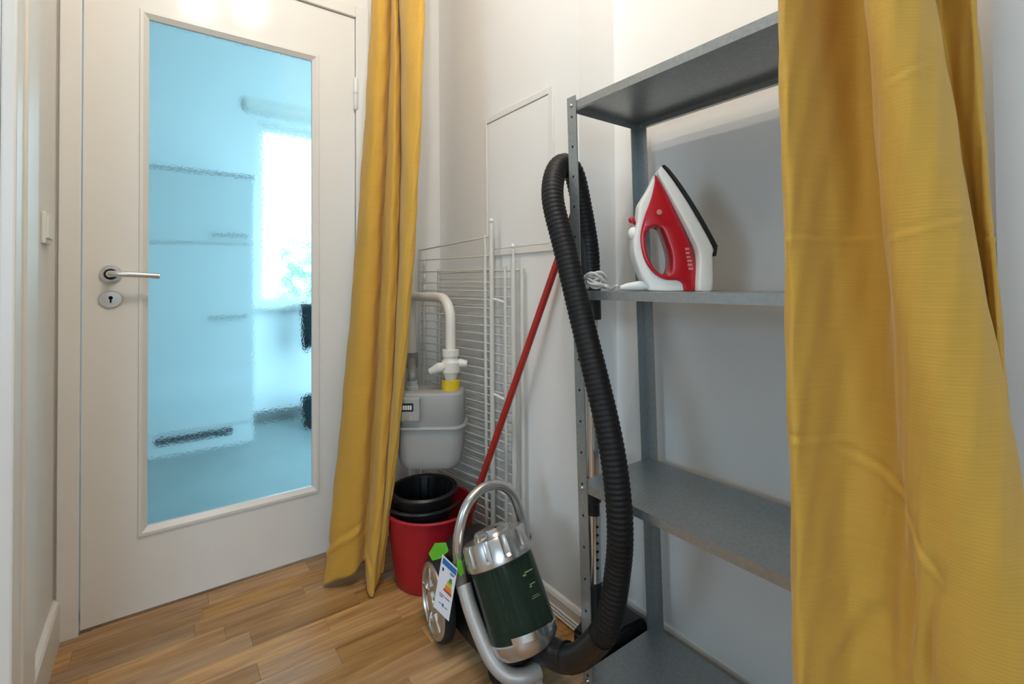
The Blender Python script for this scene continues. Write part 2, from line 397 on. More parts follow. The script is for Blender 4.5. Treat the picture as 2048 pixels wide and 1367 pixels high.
# ================================================================ LAMP (above the frame)
cl = thing('ceiling_light', (.30, .53, CEIL), 'white ceiling spot bar with two small heads in the hallway', 'ceiling light')
bm = B(); a0, a1 = V(.10, .434, 0), V(.505, .625, 0); dr = (a1-a0).normalized(); nn = V(-dr.y, dr.x, 0)
prism(bm, [a0+nn*.03+V(0, 0, CEIL-.03), a0-nn*.03+V(0, 0, CEIL-.03), a1-nn*.03+V(0, 0, CEIL-.03), a1+nn*.03+V(0, 0, CEIL-.03)], (0, 0, .03)); finish(bm, 'mounting_bar', 'white', cl)
for p in ((.177, .47), (.427, .588)):
    bm = B(); lathe(bm, [(0, 0), (.012, 0), (.03, -.02), (.038, -.085), (.034, -.085), (.026, -.03), (0, -.025)], (p[0], p[1], CEIL-.03), (0, 0, 1), 24, False); hd = finish(bm, 'spot_head', 'white', cl, True)
    l = bpy.data.lights.new('spot_bulb', 'POINT'); l.energy = LAMP; l.color = (1, .92, .81); l.shadow_soft_size = .022
    o = bpy.data.objects.new('spot_bulb', l); o.location = (p[0], p[1], CEIL-.14); COL.objects.link(o)
    bm = B(); bmesh.ops.create_uvsphere(bm, u_segments=16, v_segments=10, radius=.024, matrix=Matrix.Translation((p[0], p[1], CEIL-.085))); finish(bm, 'bulb', 'glow', hd, True)

# ================================================================ SHELF UNIT
def yl(z): return .848 + .028*z          # the rack leans a little
SX0, SX1, SW = .825, 1.095, .615
su = thing('shelf_unit', (.96, .55, 0), 'grey galvanised steel shelf unit with four shelves in the recess', 'shelf')
def post(x, sx, side):
    bm = B(); w_ = .031; t = .0022
    def col(xa, xb, ya, yb):
        v = [bm.verts.new((X, Y + .028*z + (0), z)) for z in (0.0, 1.462) for X, Y in ((xa, ya), (xb, ya), (xb, yb), (xa, yb))]
        for f in ((0, 1, 2, 3), (7, 6, 5, 4), (0, 4, 5, 1), (1, 5, 6, 2), (2, 6, 7, 3), (3, 7, 4, 0)): bm.faces.new([v[i] for i in f])
    y0 = .848 if side > 0 else .848-SW
    s = -1 if side > 0 else 1
    col(x, x+sx*t, y0, y0+s*w_)
    col(x+sx*t, x+sx*w_, y0, y0+s*t)
    p = finish(bm, 'post', 'steel', su)
    bm = B()
    for k in range(19):
        z = .07+k*.0745
        lathe(bm, [(0, 0), (.0032, 0), (.0032, .0004), (0, .0004)], (x-sx*.0002, y0+s*.016+.028*z, z), (-sx, 0, 0), 8, False)
    finish(bm, 'bolt_holes', 'dark', p)['kind'] = 'stuff'
    return p
for x, sx in ((SX0, 1), (SX1, -1)):
    for side in (1, -1): post(x, sx, side)
shelf_tops = (.068, .518, .980, 1.449)
for zt in shelf_tops:
    ya = yl(zt)-.0028; yb = ya-SW+.0056; xa, xb = SX0+.0026, SX1-.0026; t = .0012; h = .020
    bm = B()
    box(bm, (xa, yb, zt-t), (xb, ya, zt))
    for lo, hi in (((xa, yb, zt-h), (xa+t, ya, zt-t)), ((xb-t, yb, zt-h), (xb, ya, zt-t)), ((xa+t, ya-t, zt-h), (xb-t, ya, zt-t)), ((xa+t, yb, zt-h), (xb-t, yb+t, zt-t)),
                   ((xa+t, yb+t, zt-h), (xa+.012, ya-t, zt-h+t)), ((xb-.012, yb+t, zt-h), (xb-t, ya-t, zt-h+t))): box(bm, lo, hi)
    sh = finish(bm, 'shelf_board', 'steel', su)
    for x, sx in ((SX0, 1), (SX1, -1)):
        for side in (1, -1):
            bm = B(); yy = (yl(zt)-.016) if side > 0 else yl(zt)-SW+.016
            bmesh.ops.create_uvsphere(bm, u_segments=10, v_segments=6, radius=.0048, matrix=Matrix.Translation((x, yy, zt-.010))); finish(bm, 'bolt', 'chrome', sh, True)

# ================================================================ CURTAINS
def curtain(name, levels, z_top, z_bot, cols_per, label, creases, segs=(), step=.009, hem=()):
    """levels: [(z, [(px,d)...])] – fold outlines in plan at given heights"""
    L = []
    for z, nodes in levels:
        pts = [Vector((*pxy(*n), 0)) for n in nodes]; L.append((z, cat_rom(pts, cols_per)))
    n = len(L[0][1]); rows = int((z_top-z_bot)/step); bm = B(); grid = []
    zs = [z for z, _ in L]
    for r in range(rows+1):
        z = z_top + (z_bot-z_top)*r/rows
        # quadratic / linear lagrange in z, eased outside the measured range
        ze = z
        if z > zs[0]: ze = zs[0] + (z-zs[0])*.35
        if z < zs[-1]: ze = zs[-1] + (z-zs[-1])*.6
        row = []
        for k in range(n):
            p = Vector((0, 0, 0))
            for i in range(len(L)):
                c = 1
                for j in range(len(L)):
                    if j != i: c *= (ze-zs[j])/(zs[i]-zs[j])
                p += L[i][1][k]*c
            row.append(p)
        nr = []
        for k in range(n):
            t = row[min(k+1, n-1)]-row[max(k-1, 0)]; nv = Vector((t.y, -t.x, 0))
            nv = nv.normalized() if nv.length > 1e-7 else Vector((0, 0, 0))
            d = .0012*sin(z*17+k*.21)+.0008*sin(z*41-k*.5)
            f = k/n
            for (f0, f1, zc, slope, amp, wd) in creases:
                if f0 <= f <= f1:
                    e = min(1, (f-f0)/.04, (f1-f)/.04)
                    q = (z-zc-slope*(f-f0))/wd
                    d += amp*e*(math.exp(-q*q) - .8*math.exp(-(q-1.6)**2))
            for (fa, za, fb, zb, amp, wd) in segs:
                ax_, az_ = (fb-fa)*.9, zb-za; L2 = ax_*ax_+az_*az_; qx, qz = (f-fa)*.9, z-za
                t_ = (qx*ax_+qz*az_)/L2
                if -.15 < t_ < 1.15:
                    sd = (qx*az_-qz*ax_)/L2**.5; e = max(0, min(1, (t_+.15)/.25, (1.15-t_)/.25))
                    if abs(sd) < 6*wd: d += amp*e*(math.exp(-((sd-1.5*wd)/wd)**2)*.9 - math.exp(-(sd/wd)**2))
            nr.append(row[k]+nv*d)
        def hz(k):
            if not hem: return z
            f = k/n; lift = 0
            for (fa, la), (fb, lb) in zip(hem, hem[1:]):
                if fa <= f <= fb: u_ = (f-fa)/(fb-fa); lift = la+(lb-la)*u_*u_*(3-2*u_)
            return z + lift*max(0, 1-(z-z_bot)/.5)
        grid.append([bm.verts.new((p.x, p.y, hz(k))) for k, p in enumerate(nr)])
    for r in range(rows):
        for k in range(n-1): bm.faces.new((grid[r][k], grid[r][k+1], grid[r+1][k+1], grid[r+1][k]))
    o = finish(bm, name, 'fabric', None, True, label=label, cat='curtain', group='mustard curtains on the hallway rail', angle=80)
    md = o.modifiers.new('thickness', 'SOLIDIFY'); md.thickness = .0012; md.offset = 0
    return o
right_levels = [
    (1.35, [(1612, .745), (1582, .705), (1566, .672), (1578, .652), (1612, .665), (1660, .695), (1720, .700), (1762, .662), (1740, .622), (1752, .592), (1800, .570), (1850, .574), (1879, .600), (1872, .640), (1895, .655), (1930, .630), (1955, .612), (1963, .630), (1950, .665)]),
    (.50, [(1617, .72), (1592, .68), (1576, .655), (1590, .632), (1630, .640), (1690, .655), (1765, .628), (1805, .602), (1838, .582), (1872, .560), (1950, .525), (2040, .503), (2110, .510), (2112, .545), (2080, .575), (2050, .585), (2038, .590), (2040, .605), (2028, .635)])]
curtain('curtain', right_levels, 2.52, .02, 12, 'mustard yellow curtain at the right, hanging in front of the shelf',
        [(.10, .36, 1.058, .0, .0016, .003), (.46, .68, 1.048, .12, .0012, .003), (.76, .98, 1.052, .0, .0016, .003), (.12, .30, .79, -.05, .0016, .005), (.50, .66, 1.23, .22, .0012, .003)],
        [(.27, .775, .40, .735, .0022, .006), (.39, .73, .33, .575, .004, .015), (.33, .575, .27, .50, .004, .014), (.51, .665, .455, .53, .004, .014), (.42, .725, .51, .668, .0016, .006), (.455, .62, .40, .52, -.003, .016)], .0045)
left_levels = [
    (2.10, [(765, 1.86), (746, 1.83), (750, 1.79), (762, 1.765), (776, 1.775), (786, 1.81), (787, 1.76), (792, 1.73), (797, 1.745), (799, 1.78), (802, 1.70), (812, 1.64), (830, 1.61), (846, 1.60), (853, 1.62), (846, 1.66)]),
    (1.00, [(725, 1.76), (706, 1.735), (711, 1.69), (728, 1.66), (750, 1.67), (762, 1.71), (765, 1.67), (778, 1.63), (792, 1.645), (796, 1.66), (798, 1.58), (804, 1.54), (812, 1.525), (819, 1.525), (824, 1.54), (815, 1.57)]),
    (0.00, [(690, 1.68), (649, 1.625), (655, 1.60), (680, 1.60), (708, 1.61), (727, 1.65), (729, 1.60), (735, 1.56), (744, 1.555), (748, 1.575), (751, 1.59), (753, 1.595), (757, 1.60), (760, 1.61), (763, 1.62), (757, 1.65)])]
curtain('curtain', left_levels, 2.52, .006, 9, 'mustard yellow curtain gathered beside the glass door',
        [(.70, .92, 1.70, .35, .002, .004), (.05, .33, 1.60, .0, .0015, .005), (.3, .6, .99, 0, .0015, .005), (.02, .3, .09, .25, .006, .012), (.3, .5, .12, -.3, .005, .012)], hem=[(0, .03), (.07, .0), (.20, .03), (.33, .06), (.40, .03), (.50, 0), (.62, .01), (.9, .04), (1.01, .05)])
cr = thing('curtain_rail', (.7, .9, 2.55), 'white ceiling curtain rail above both curtains', 'rail')
bm = B(); box(bm, (.685, -.1, 2.545), (.715, D, 2.565), .003); finish(bm, 'track', 'white', cr)
for y in (.2, 1.0, 1.8):
    bm = B(); box(bm, (.69, y-.01, 2.565), (.71, y+.01, CEIL), .002); finish(bm, 'bracket', 'white', cr)

# ================================================================ ACCESS PANEL, LIGHT SWITCH
ap = thing('access_panel', (PW, 1.31, 1.10), 'white flush access panel with thin frame in the wall left of shelf', 'access panel')
ya, yb, za, zb = 1.118, 1.512, 1.10, 1.612
bm = B(); fwid = .022; px0 = PW-.007
for lo, hi in (((px0, ya, za), (PW, ya+fwid, zb)), ((px0, yb-fwid, za), (PW, yb, zb)), ((px0, ya+fwid, za), (PW, yb-fwid, za+fwid)), ((px0, ya+fwid, zb-fwid), (PW, yb-fwid, zb))): box(bm, lo, hi, .002)
finish(bm, 'panel_frame', 'trim', ap)
bm = B(); box(bm, (PW-.0045, ya+fwid+.002, za+fwid+.002), (PW, yb-fwid-.002, zb-fwid-.002), .0015); dd = finish(bm, 'panel_door', 'wall', ap)
bm = B(); box(bm, (PW-.008, 1.150, 1.318), (PW-.004, 1.166, 1.348), .001); finish(bm, 'latch', 'trim', dd)

ls = thing('light_switch', (LW, 1.69, 1.108), 'white double light switch on the left wall beside the door', 'switch')
bm = B(); box(bm, (LW, 1.65, 1.108), (LW+.009, 1.73, 1.188), .003); finish(bm, 'switch_plate', 'white', ls)
for k, y in enumerate((1.671, 1.709)):
    bm = B(); box(bm, (LW+.008, y-.018, 1.121), (LW+.0145, y+.018, 1.175), .002); finish(bm, 'rocker', 'white', ls)

# ================================================================ GAS METER AND PIPES
MC = V(.756, 1.504, 0); mR = V(R0.x, R0.y, 0); mF = V(-F0.x, -F0.y, 0)      # width axis, front axis
def mp(a, b, z): return MC + mR*a + mF*b + V(0, 0, z)
gm = thing('gas_meter', (MC.x, MC.y, .39), 'grey gas meter with counter window hanging in the corner above the bucket', 'gas meter')
def rounded_body(z0, z1, wx, wy, r, taper=1., crown=.012, n=10):
    bm = B()
    def ring(sx, sy, rr, z):
        out = []
        for cx, cy, a0 in ((sx-rr, sy-rr, 0), (-sx+rr, sy-rr, 90), (-sx+rr, -sy+rr, 180), (sx-rr, -sy+rr, 270)):
            for i in range(n+1):
                a = radians(a0+90*i/n); out.append(bm.verts.new(mp(cx+rr*cos(a), cy+rr*sin(a), z)))
        return out
    lev = []
    for s, z, k in ((.86, z0, taper), (.95, z0+crown*.35, taper), (1, z0+crown, taper), (1, z1-crown, 1), (.985, z1-crown*.3, 1), (.95, z1, 1)): lev.append(ring(wx*s*k, wy*s*k, r*s, z))
    for a, b in zip(lev, lev[1:]):
        m_ = len(a)
        for i in range(m_): bm.faces.new((a[i], a[(i+1) % m_], b[(i+1) % m_], b[i]))
    bm.faces.new(lev[0]); bm.faces.new(lev[-1]); return bm
lower = finish(rounded_body(.392, .530, .112, .072, .045, .95, .03), 'lower_housing', 'meter', gm, True, angle=50)
finish(rounded_body(.524, .640, .112, .072, .045, 1, .008), 'upper_housing', 'meter', gm, True, angle=50)
finish(rounded_body(.521, .533, .121, .081, .05, 1, .004), 'flange_seam', 'meter', gm, True, angle=50)
bm = B(); mt = Matrix((( mR.x, mF.x, 0, MC.x), (mR.y, mF.y, 0, MC.y), (0, 0, 1, 0), (0, 0, 0, 1)))
box(bm, (-.112, .06, .555), (-.024, .090, .632), .005, 2, mt); ct = finish(bm, 'counter_housing', 'meter', gm)
bm = B(); box(bm, (-.104, .0895, .588), (-.044, .0912, .615), .001, 1, mt); finish(bm, 'counter_window', 'black', ct)
bm = B()
for k in range(7): box(bm, (-.100+k*.0075, .091, .594), (-.0945+k*.0075, .0917, .608), 0, 1, mt)
finish(bm, 'counter_digits', 'ink_white', ct)
bm = B(); box(bm, (-.075, .0898, .563), (-.055, .0910, .577), .0005, 1, mt); finish(bm, 'seal_plate', 'chrome', ct)
for a in (-.066, .066):
    bm = B(); lathe(bm, [(0, .632), (.026, .632), (.026, .652), (.021, .655), (.021, .672), (0, .672)], mp(a, 0, 0), (0, 0, 1), 6 if a < 0 else 24, False); finish(bm, 'union_nut', 'meter' if a < 0 else 'pipe', gm)
bm = B(); lathe(bm, [(.0265, .640), (.031, .640), (.031, .674), (.0245, .674)], mp(.066, 0, 0), (0, 0, 1), 24, False); finish(bm, 'warning_tag', 'yellowlabel', gm, label='yellow sticker wrapped around the right connection')
VP = V(.812, 1.785, 0)
gp = thing('gas_pipe', (VP.x, VP.y, 0), 'white gas riser pipe with elbow and valve in the corner by the meter', 'pipe')
bm = B(); tube(bm, [VP+V(0, 0, 0), VP+V(0, 0, CEIL)], .0175, 20); finish(bm, 'riser_pipe', 'pipe', gp, True)
bm = B(); e = mp(.066, 0, 0)
h0 = VP+V(0, 0, .952); P = [h0, h0.lerp(V(e.x, e.y, .952), .3), h0.lerp(V(e.x, e.y, .952), .62)]
c_ = V(e.x, e.y, .952); dirh = (h0-c_).normalized(); rb = .075
P += [c_+dirh*rb*(1-sin(t*pi/2/8)) - V(0, 0, rb*(1-cos(t*pi/2/8))) for t in range(9)]
P += [V(e.x, e.y, .76)]
tube(bm, P, .0172, 20); finish(bm, 'elbow_pipe', 'pipe', gp, True)
bm = B(); lathe(bm, [(0, .668), (.020, .668), (.023, .69), (.031, .70), (.033, .733), (.025, .745), (.024, .752), (.029, .754), (.029, .775), (.0, .777)], (e.x, e.y, 0), (0, 0, 1), 28, False); vb_ = finish(bm, 'valve_body', 'pipe', gp, True)
bm = B(); q = V(e.x, e.y, .722)
tube(bm, [q - mR*.01 + mF*.01, q - mR*.038+mF*.024-V(0, 0, .004), q - mR*.068 + mF*.022-V(0, 0, .018)], [.014, .017, .010], 12)
tube(bm, [q + mR*.01, q + mR*.034+V(0, 0, .008), q+mR*.056+V(0, 0, .004)], [.014, .015, .011], 12)
finish(bm, 'valve_lever', 'pipe', vb_, True)
bm = B(); lf = mp(-.066, 0, .69)
tube(bm, cat_rom([VP+V(0, 0, .70), VP.lerp(V(lf.x, lf.y, 0), .6)+V(0, 0, .70), V(lf.x, lf.y, .692), V(lf.x, lf.y, .665)], 6), .015, 16); finish(bm, 'branch_pipe', 'grey', gp, True)
bm = B(); lathe(bm, [(0, -.03), (.026, -.03), (.026, .03), (0, .03)], VP+V(0, 0, .70), (0, 0, 1), 6, False); finish(bm, 'tee_fitting', 'grey', gp)

# ================================================================ DRYING RACK (folded, standing on end)
dk = thing('drying_rack', (.90, 1.62, 0), 'white wire clothes drying rack folded upright behind the gas meter', 'drying rack')
def rack_frame(pa, pb, z0, z1, r, nm):
    bm = B(); a = Vector((*pa, 0)); b = Vector((*pb, 0)); d = (b-a).normalized(); c = .03
    tube(bm, [a+V(0, 0, z0), a+V(0, 0, z1-c), a+d*c*.3+V(0, 0, z1-c*.3), a+d*c+V(0, 0, z1), b-d*c+V(0, 0, z1), b-d*c*.3+V(0, 0, z1-c*.3), b+V(0, 0, z1-c), b+V(0, 0, z0)], r, 10)
    return finish(bm, nm, 'wire', dk, True)
def rack_wires(pa, pb, zs, lean=0.):
    bm = B(); a = Vector((*pa, zs[0])); b = Vector((*pb, zs[0]+lean)); tube(bm, [a, b], .0026, 6); w0 = finish(bm, 'wire', 'wire', dk, True)
    for z in zs[1:]: copy_part(w0, dk, (0, 0, z-zs[0]))
A0, A1 = (.874, 1.838), (.938, 1.402)
C0, C1 = (.930, 1.78), (.957, 1.300)
def rod(pts, r, nm, n=10):
    bm = B(); tube(bm, [V(*p) for p in pts], r, n); return finish(bm, nm, 'wire', dk, True)
rod([(A1[0], A1[1], .03), (A1[0], A1[1], 1.19)], .0085, 'side_post')
rod([(A1[0]-.004, A1[1]+.034, .05), (A1[0]-.004, A1[1]+.034, 1.172)], .0065, 'side_post')
rod([(A0[0], A0[1], .03), (A0[0], A0[1], 1.145)], .0065, 'side_post')
rod([(A0[0]+.004, A0[1]-.030, .05), (A0[0]+.004, A0[1]-.030, 1.10)], .0045, 'side_post')
rod([(A0[0], A0[1], 1.14), (A1[0], A1[1], 1.166)], .0034, 'top_rail')
rack_wires(A0, A1, [1.098-.048*k for k in range(2)]+[1.005-.0305*k for k in range(31)])
rod([(C1[0], C1[1], .02), (C1[0], C1[1], 1.078)], .0095, 'leg_post')
rod([(.951, 1.338, .04), (.951, 1.338, 1.058)], .0065, 'leg_post')
rod([(.966, 1.264, .04), (.966, 1.264, 1.052)], .0070, 'leg_post')
rod([(C0[0], C0[1], .02), (C0[0], C0[1], 1.06)], .0070, 'leg_post')
rod([(C0[0], C0[1], 1.045), (.966, 1.264, 1.045)], .0040, 'leg_rail')
rod([(.966, 1.264, .05), (C0[0], C0[1], .05)], .0060, 'leg_rail')
rod([(C1[0], C1[1], 1.05), (C1[0], C1[1], 1.11)], .0050, 'leg_post')
rack_wires(C0, C1, [1.02-.033*k for k in range(27)])
for z in (1.085, 1.03, .985):
    bm = B(); bmesh.ops.create_uvsphere(bm, u_segments=10, v_segments=8, radius=.009, matrix=Matrix.Translation((A0[0]+.005, A0[1]-.032, z)) @ Matrix.Diagonal((.8, .8, 1.5, 1))); finish(bm, 'wing_clip', 'white', dk, True)
for p, z in (((A1[0], A1[1]), 1.17), ((C1[0], C1[1]), 1.075)):
    bm = B(); tube(bm, [V(p[0], p[1], z-.02), V(p[0], p[1], z+.045)], .0035, 8); bmesh.ops.create_uvsphere(bm, u_segments=12, v_segments=8, radius=.0085, matrix=Matrix.Translation((p[0], p[1], z+.05))); finish(bm, 'hinge_cap', 'white', dk, True)
for z in (.30, .62, .95):
    bm = B(); tube(bm, [V(A1[0]+.002, A1[1]+.01, z), V(.951, 1.335, z-.015)], .005, 8); finish(bm, 'link_clip', 'white', dk, True)

# ================================================================ BUCKET, WRINGER, MOP
BC = V(.761, 1.522, 0)
bk = thing('bucket', BC, 'red plastic bucket on the floor beside the vacuum cleaner', 'bucket')
bm = B(); lathe(bm, [(0, 0), (.114, 0), (.119, .006), (.127, .055), (.148, .236), (.154, .238), (.156, .244), (.152, .249), (.145, .247), (.124, .057), (.113, .010), (0, .008)], BC, (0, 0, 1), 56, False); bb_ = finish(bm, 'bucket_body', 'red', bk, True)
bm = B(); hp = [BC+V(cos(t)*.156, sin(t)*.156, .240-.05*sin(t)**2 if sin(t) > 0 else .240) for t in [radians(20+14*i) for i in range(11)]]
tube(bm, [p+V(0, 0, .0) for p in hp], .003, 8); finish(bm, 'carry_handle', 'chrome', bk, True)
WC = BC+V(-.022, .010, -.034)
wr = thing('wringer_basket', WC+V(0, 0, .21), 'black ribbed wringer basket sitting in the red bucket', 'basket')
bm = B(); lathe(bm, [(.062, .215), (.088, .230), (.106, .325), (.116, .327), (.118, .334), (.112, .340), (.101, .337), (.084, .236), (.060, .222)], WC, (0, 0, 1), 48, False); finish(bm, 'basket_body', 'black', wr, True)
bm = B()
for k in range(20):
    a = 2*pi*k/20; c, s_ = cos(a), sin(a)
    tube(bm, [WC+V(c*.083, s_*.083, .240), WC+V(c*.099, s_*.099, .330)], .004, 6)
finish(bm, 'ribs', 'black', wr, True)['kind'] = 'stuff'
bm = B(); lathe(bm, [(0, .213), (.064, .213), (.064, .224), (0, .224)], WC, (0, 0, 1), 32, False); finish(bm, 'basket_bottom', 'black', wr)
bm = B(); tube(bm, [WC+V(cos(t)*.128, sin(t)*.128, .300) for t in [radians(150+10*i) for i in range(17)]], .006, 8); 
finish(bm, 'rim_collar', 'black', wr, True)
mo = thing('mop', (.815, 1.455, .01), 'mop with red metal stick leaning from the red bucket to the wall', 'mop')
m0, m1 = V(.812, 1.455, .11), V(.972, 1.030, 1.185)
m0 = V(.825, 1.452, .10); 
bm = B(); tube(bm, [m0, m1], .0108, 16); st = finish(bm, 'stick', 'redstick', mo, True)
bm = B(); dm = (m1-m0).normalized(); tube(bm, [m1-dm*.004, m1+dm*.02, m1+dm*.03], [.0118, .0118, .006], 14); finish(bm, 'end_cap', 'black', st, True)
bm = B(); tube(bm, [m0-dm*.05, m0, m0+dm*.06], [.022, .018, .0125], 14); hd = finish(bm, 'mop_socket', 'red', mo, True)
bm = B()
for k in range(26):
    a = 2*pi*k/26; r = .02+.018*(k % 3)/2
    tube(bm, cat_rom([m0-dm*.03+V(cos(a)*.012, sin(a)*.012, 0), V(m0.x+cos(a)*r, m0.y+sin(a)*r, .05), V(m0.x+cos(a)*r*1.2, m0.y+sin(a)*r*1.2, .016)], 3), .0045, 6)
finish(bm, 'mop_strands', 'paper', mo, True)['kind'] = 'stuff'

# ================================================================ VACUUM CLEANER
vc = thing('vacuum_cleaner', (.75, 1.1, 0), 'silver and black bagless vacuum cleaner with green dust bin and long hose', 'vacuum cleaner')
BB = V(.757, .976, .085); BT = V(.729, 1.108, .348); bax = (BT-BB).normalized(); bl = (BT-BB).length
bx = V(1, 0, 0); by = bax.cross(bx).normalized()
# bin
bm = B(); lathe(bm, [(.0835, .035), (.0855, .036), (.0855, .208), (.0835, .209), (.0835, .036)], BB, bax, 48, False); bn = finish(bm, 'dust_bin', 'bin', vc, True, label='smoked transparent dust bin')
bm = B(); lathe(bm, [(0, .04), (.030, .04), (.034, .10), (.034, .195), (0, .2)], BB-by*.0, bax, 32, False); finish(bm, 'filter_core', 'core', bn, True)
bm = B(); lathe(bm, [(0, .042), (.078, .042), (.080, .062), (.036, .068), (0, .068)], BB, bax, 32, False); finish(bm, 'bin_floor', 'core2', bn, True)
bm = B()
for k in range(7):
    a = radians(200+k*28); tube(bm, [BB+bax*.05+(bx*cos(a)+by*sin(a))*.062, BB+bax*.20+(bx*cos(a)+by*sin(a))*.062], .010, 8)
finish(bm, 'cyclone_tubes', 'core2', bn, True)
nrm = (-bax.cross(bx)).normalized()
if nrm.y > 0: nrm = -nrm
def on_bin(ang, h, r=.0858): 
    return BB+bax*h+(bx*sin(ang)+nrm*cos(ang))*r
bm = B()
def strip(a0, a1, h0, h1, r=.0862):
    n_ = max(2, int(abs(a1-a0)/.06)); vs = [[bm.verts.new(on_bin(a0+(a1-a0)*i/n_, h, r)) for i in range(n_+1)] for h in (h0, h1)]
    for i in range(n_): bm.faces.new((vs[0][i], vs[0][i+1], vs[1][i+1], vs[1][i]))
for a0, a1, h0, h1 in ((.05, .42, .1665, .169), (-.03, .08, .161, .1645), (.10, .34, .138, .140), (.08, .15, .133, .136), (.02, .36, .108, .1092), (.06, .30, .1125, .1135)): strip(a0, a1, h0, h1)
finish(bm, 'printed_marks', 'ink_olive', bn)
# bottom cup
bm = B(); lathe(bm, [(0, -.012), (.045, -.010), (.074, .0), (.0865, .018), (.088, .036), (.084, .040), (.0, .040)], BB, bax, 48, False); finish(bm, 'bin_cup', 'silver', vc, True)
bm = B()
strip(-.9, .35, .030, .046, .0895); strip(-.9, .35, .046, .0462, .084)
finish(bm, 'cup_lip', 'chrome', vc)
# ribbed cap
def flute(j, k, n): return 1.0 if j in (0, 5, 6) else (1.0 - (.045 if (k % 8) in (0, 1, 2) else 0))
bm = B(); lathe(bm, [(.0865, .204), (.0905, .207), (.0915, .218), (.0905, .225), (.0880, .258), (.083, .268), (.045, .275), (.0, .276)], BB, bax, 120, False, lambda j, k, n: (.955 if (k % 10) < 3 and j in (3, 4) else 1.0))
bmesh.ops.holes_fill(bm, edges=[e for e in bm.edges if e.is_boundary]); cap_ = finish(bm, 'ribbed_cap', 'silver', vc, True, angle=25)
bm = B(); lathe(bm, [(0, .270), (.050, .272), (.047, .285), (.02, .289), (0, .289)], BB, bax, 32, False); finish(bm, 'cap_knob', 'silver', cap_, True)
bm = B(); pp = on_bin(-1.1, .27, .060); bmesh.ops.create_cube(bm, size=1, matrix=Matrix.Translation(pp) @ Matrix.Diagonal((.03, .03, .03, 1))); bmesh.ops.bevel(bm, geom=bm.edges[:], offset=.006, segments=2, affect='EDGES'); finish(bm, 'latch_button', 'silver', cap_, True)
bm = B(); pp = on_bin(-.2, .280, .040); bmesh.ops.create_uvsphere(bm, u_segments=10, v_segments=6, radius=.007, matrix=Matrix.Translation(pp)); finish(bm, 'screw', 'black', cap_, True)
# chassis
bm = B()
for sc_, z in ((.80, .030), (1, .055), (1, .11), (.86, .15), (.6, .175)):
    pass
def hull(levels, n=28):
    bm = B(); R_ = []
    for (cx, cy, sx, sy, z) in levels:
        R_.append([bm.verts.new((cx+sx*math.copysign(abs(cos(a))**.6, cos(a)), cy+sy*math.copysign(abs(sin(a))**.6, sin(a)), z)) for a in [2*pi*i/n for i in range(n)]])
    for a, b in zip(R_, R_[1:]):
        for i in range(n): bm.faces.new((a[i], a[(i+1) % n], b[(i+1) % n], b[i]))
    bm.faces.new(R_[0]); bm.faces.new(R_[-1]); return bm
finish(hull([(.752, 1.12, .070, .13, .028), (.752, 1.13, .082, .155, .045), (.752, 1.16, .082, .145, .10), (.752, 1.20, .080, .115, .17), (.752, 1.215, .07, .095, .235), (.752, 1.21, .05, .06, .268)]), 'chassis', 'black', vc, True, angle=60)
# wheels
def wheel(sgn):
    ax = V(sgn*.985, -sgn*.17*-1 if sgn < 0 else -.17*-1, 0); ax = V(sgn*.988, .15 if sgn < 0 else -.15, 0).normalized()
    c = V(.752+sgn*.092, 1.243, .108); q_ = .931
    bm = B(); lathe(bm, [(r*q_, h) for r, h in ((.06, -.005), (.105, -.002), (.114, .004), (.116, .012), (.116, .022), (.112, .029), (.102, .031), (.098, .026), (.06, .022))], c, ax, 56, False); t = finish(bm, 'wheel', 'rubber', vc, True)
    bm = B(); lathe(bm, [(r*q_, h) for r, h in ((.106, .026), (.104, .034), (.092, .037), (.089, .033), (.060, .036), (.056, .030), (.030, .033), (.026, .041), (.0, .043))], c, ax, 56, False); finish(bm, 'wheel_disc', 'silver', t, True)
    u = V(0, 0, 1); v = ax.cross(u)
    for k in range(5):
        a = 2*pi*k/5+.3; q0 = c+ax*.0345+(u*cos(a)+v*sin(a))*.036; q1 = c+ax*.0325+(u*cos(a)+v*sin(a))*.083
        bm = B(); tube(bm, [q0, q1], .0065, 8); finish(bm, 'wheel_spoke', 'chrome', t, True)
wheel(-1); wheel(1)
# carrying handle
arch = cat_rom([(.652, 1.128, .205), (.648, 1.138, .265), (.650, 1.14, .325), (.673, 1.142, .390), (.710, 1.145, .422), (.752, 1.145, .432), (.798, 1.145, .420), (.838, 1.143, .382), (.858, 1.135, .320), (.862, 1.118, .27)], 6)
bm = B(); tube(bm, arch, .0138, 14); ha = finish(bm, 'carry_handle', 'silver', vc, True)
bm = B(); tube(bm, cat_rom([(.655, 1.122, .185), (.652, 1.130, .215), (.649, 1.137, .262)], 5), .0165, 14); finish(bm, 'handle_joint', 'jointgrey', vc, True, label='brownish grey handle joint')
bm = B(); tube(bm, cat_rom([(.860, 1.122, .19), (.862, 1.120, .235), (.862, 1.118, .275)], 5), .016, 14); finish(bm, 'handle_joint', 'jointgrey', vc, True)
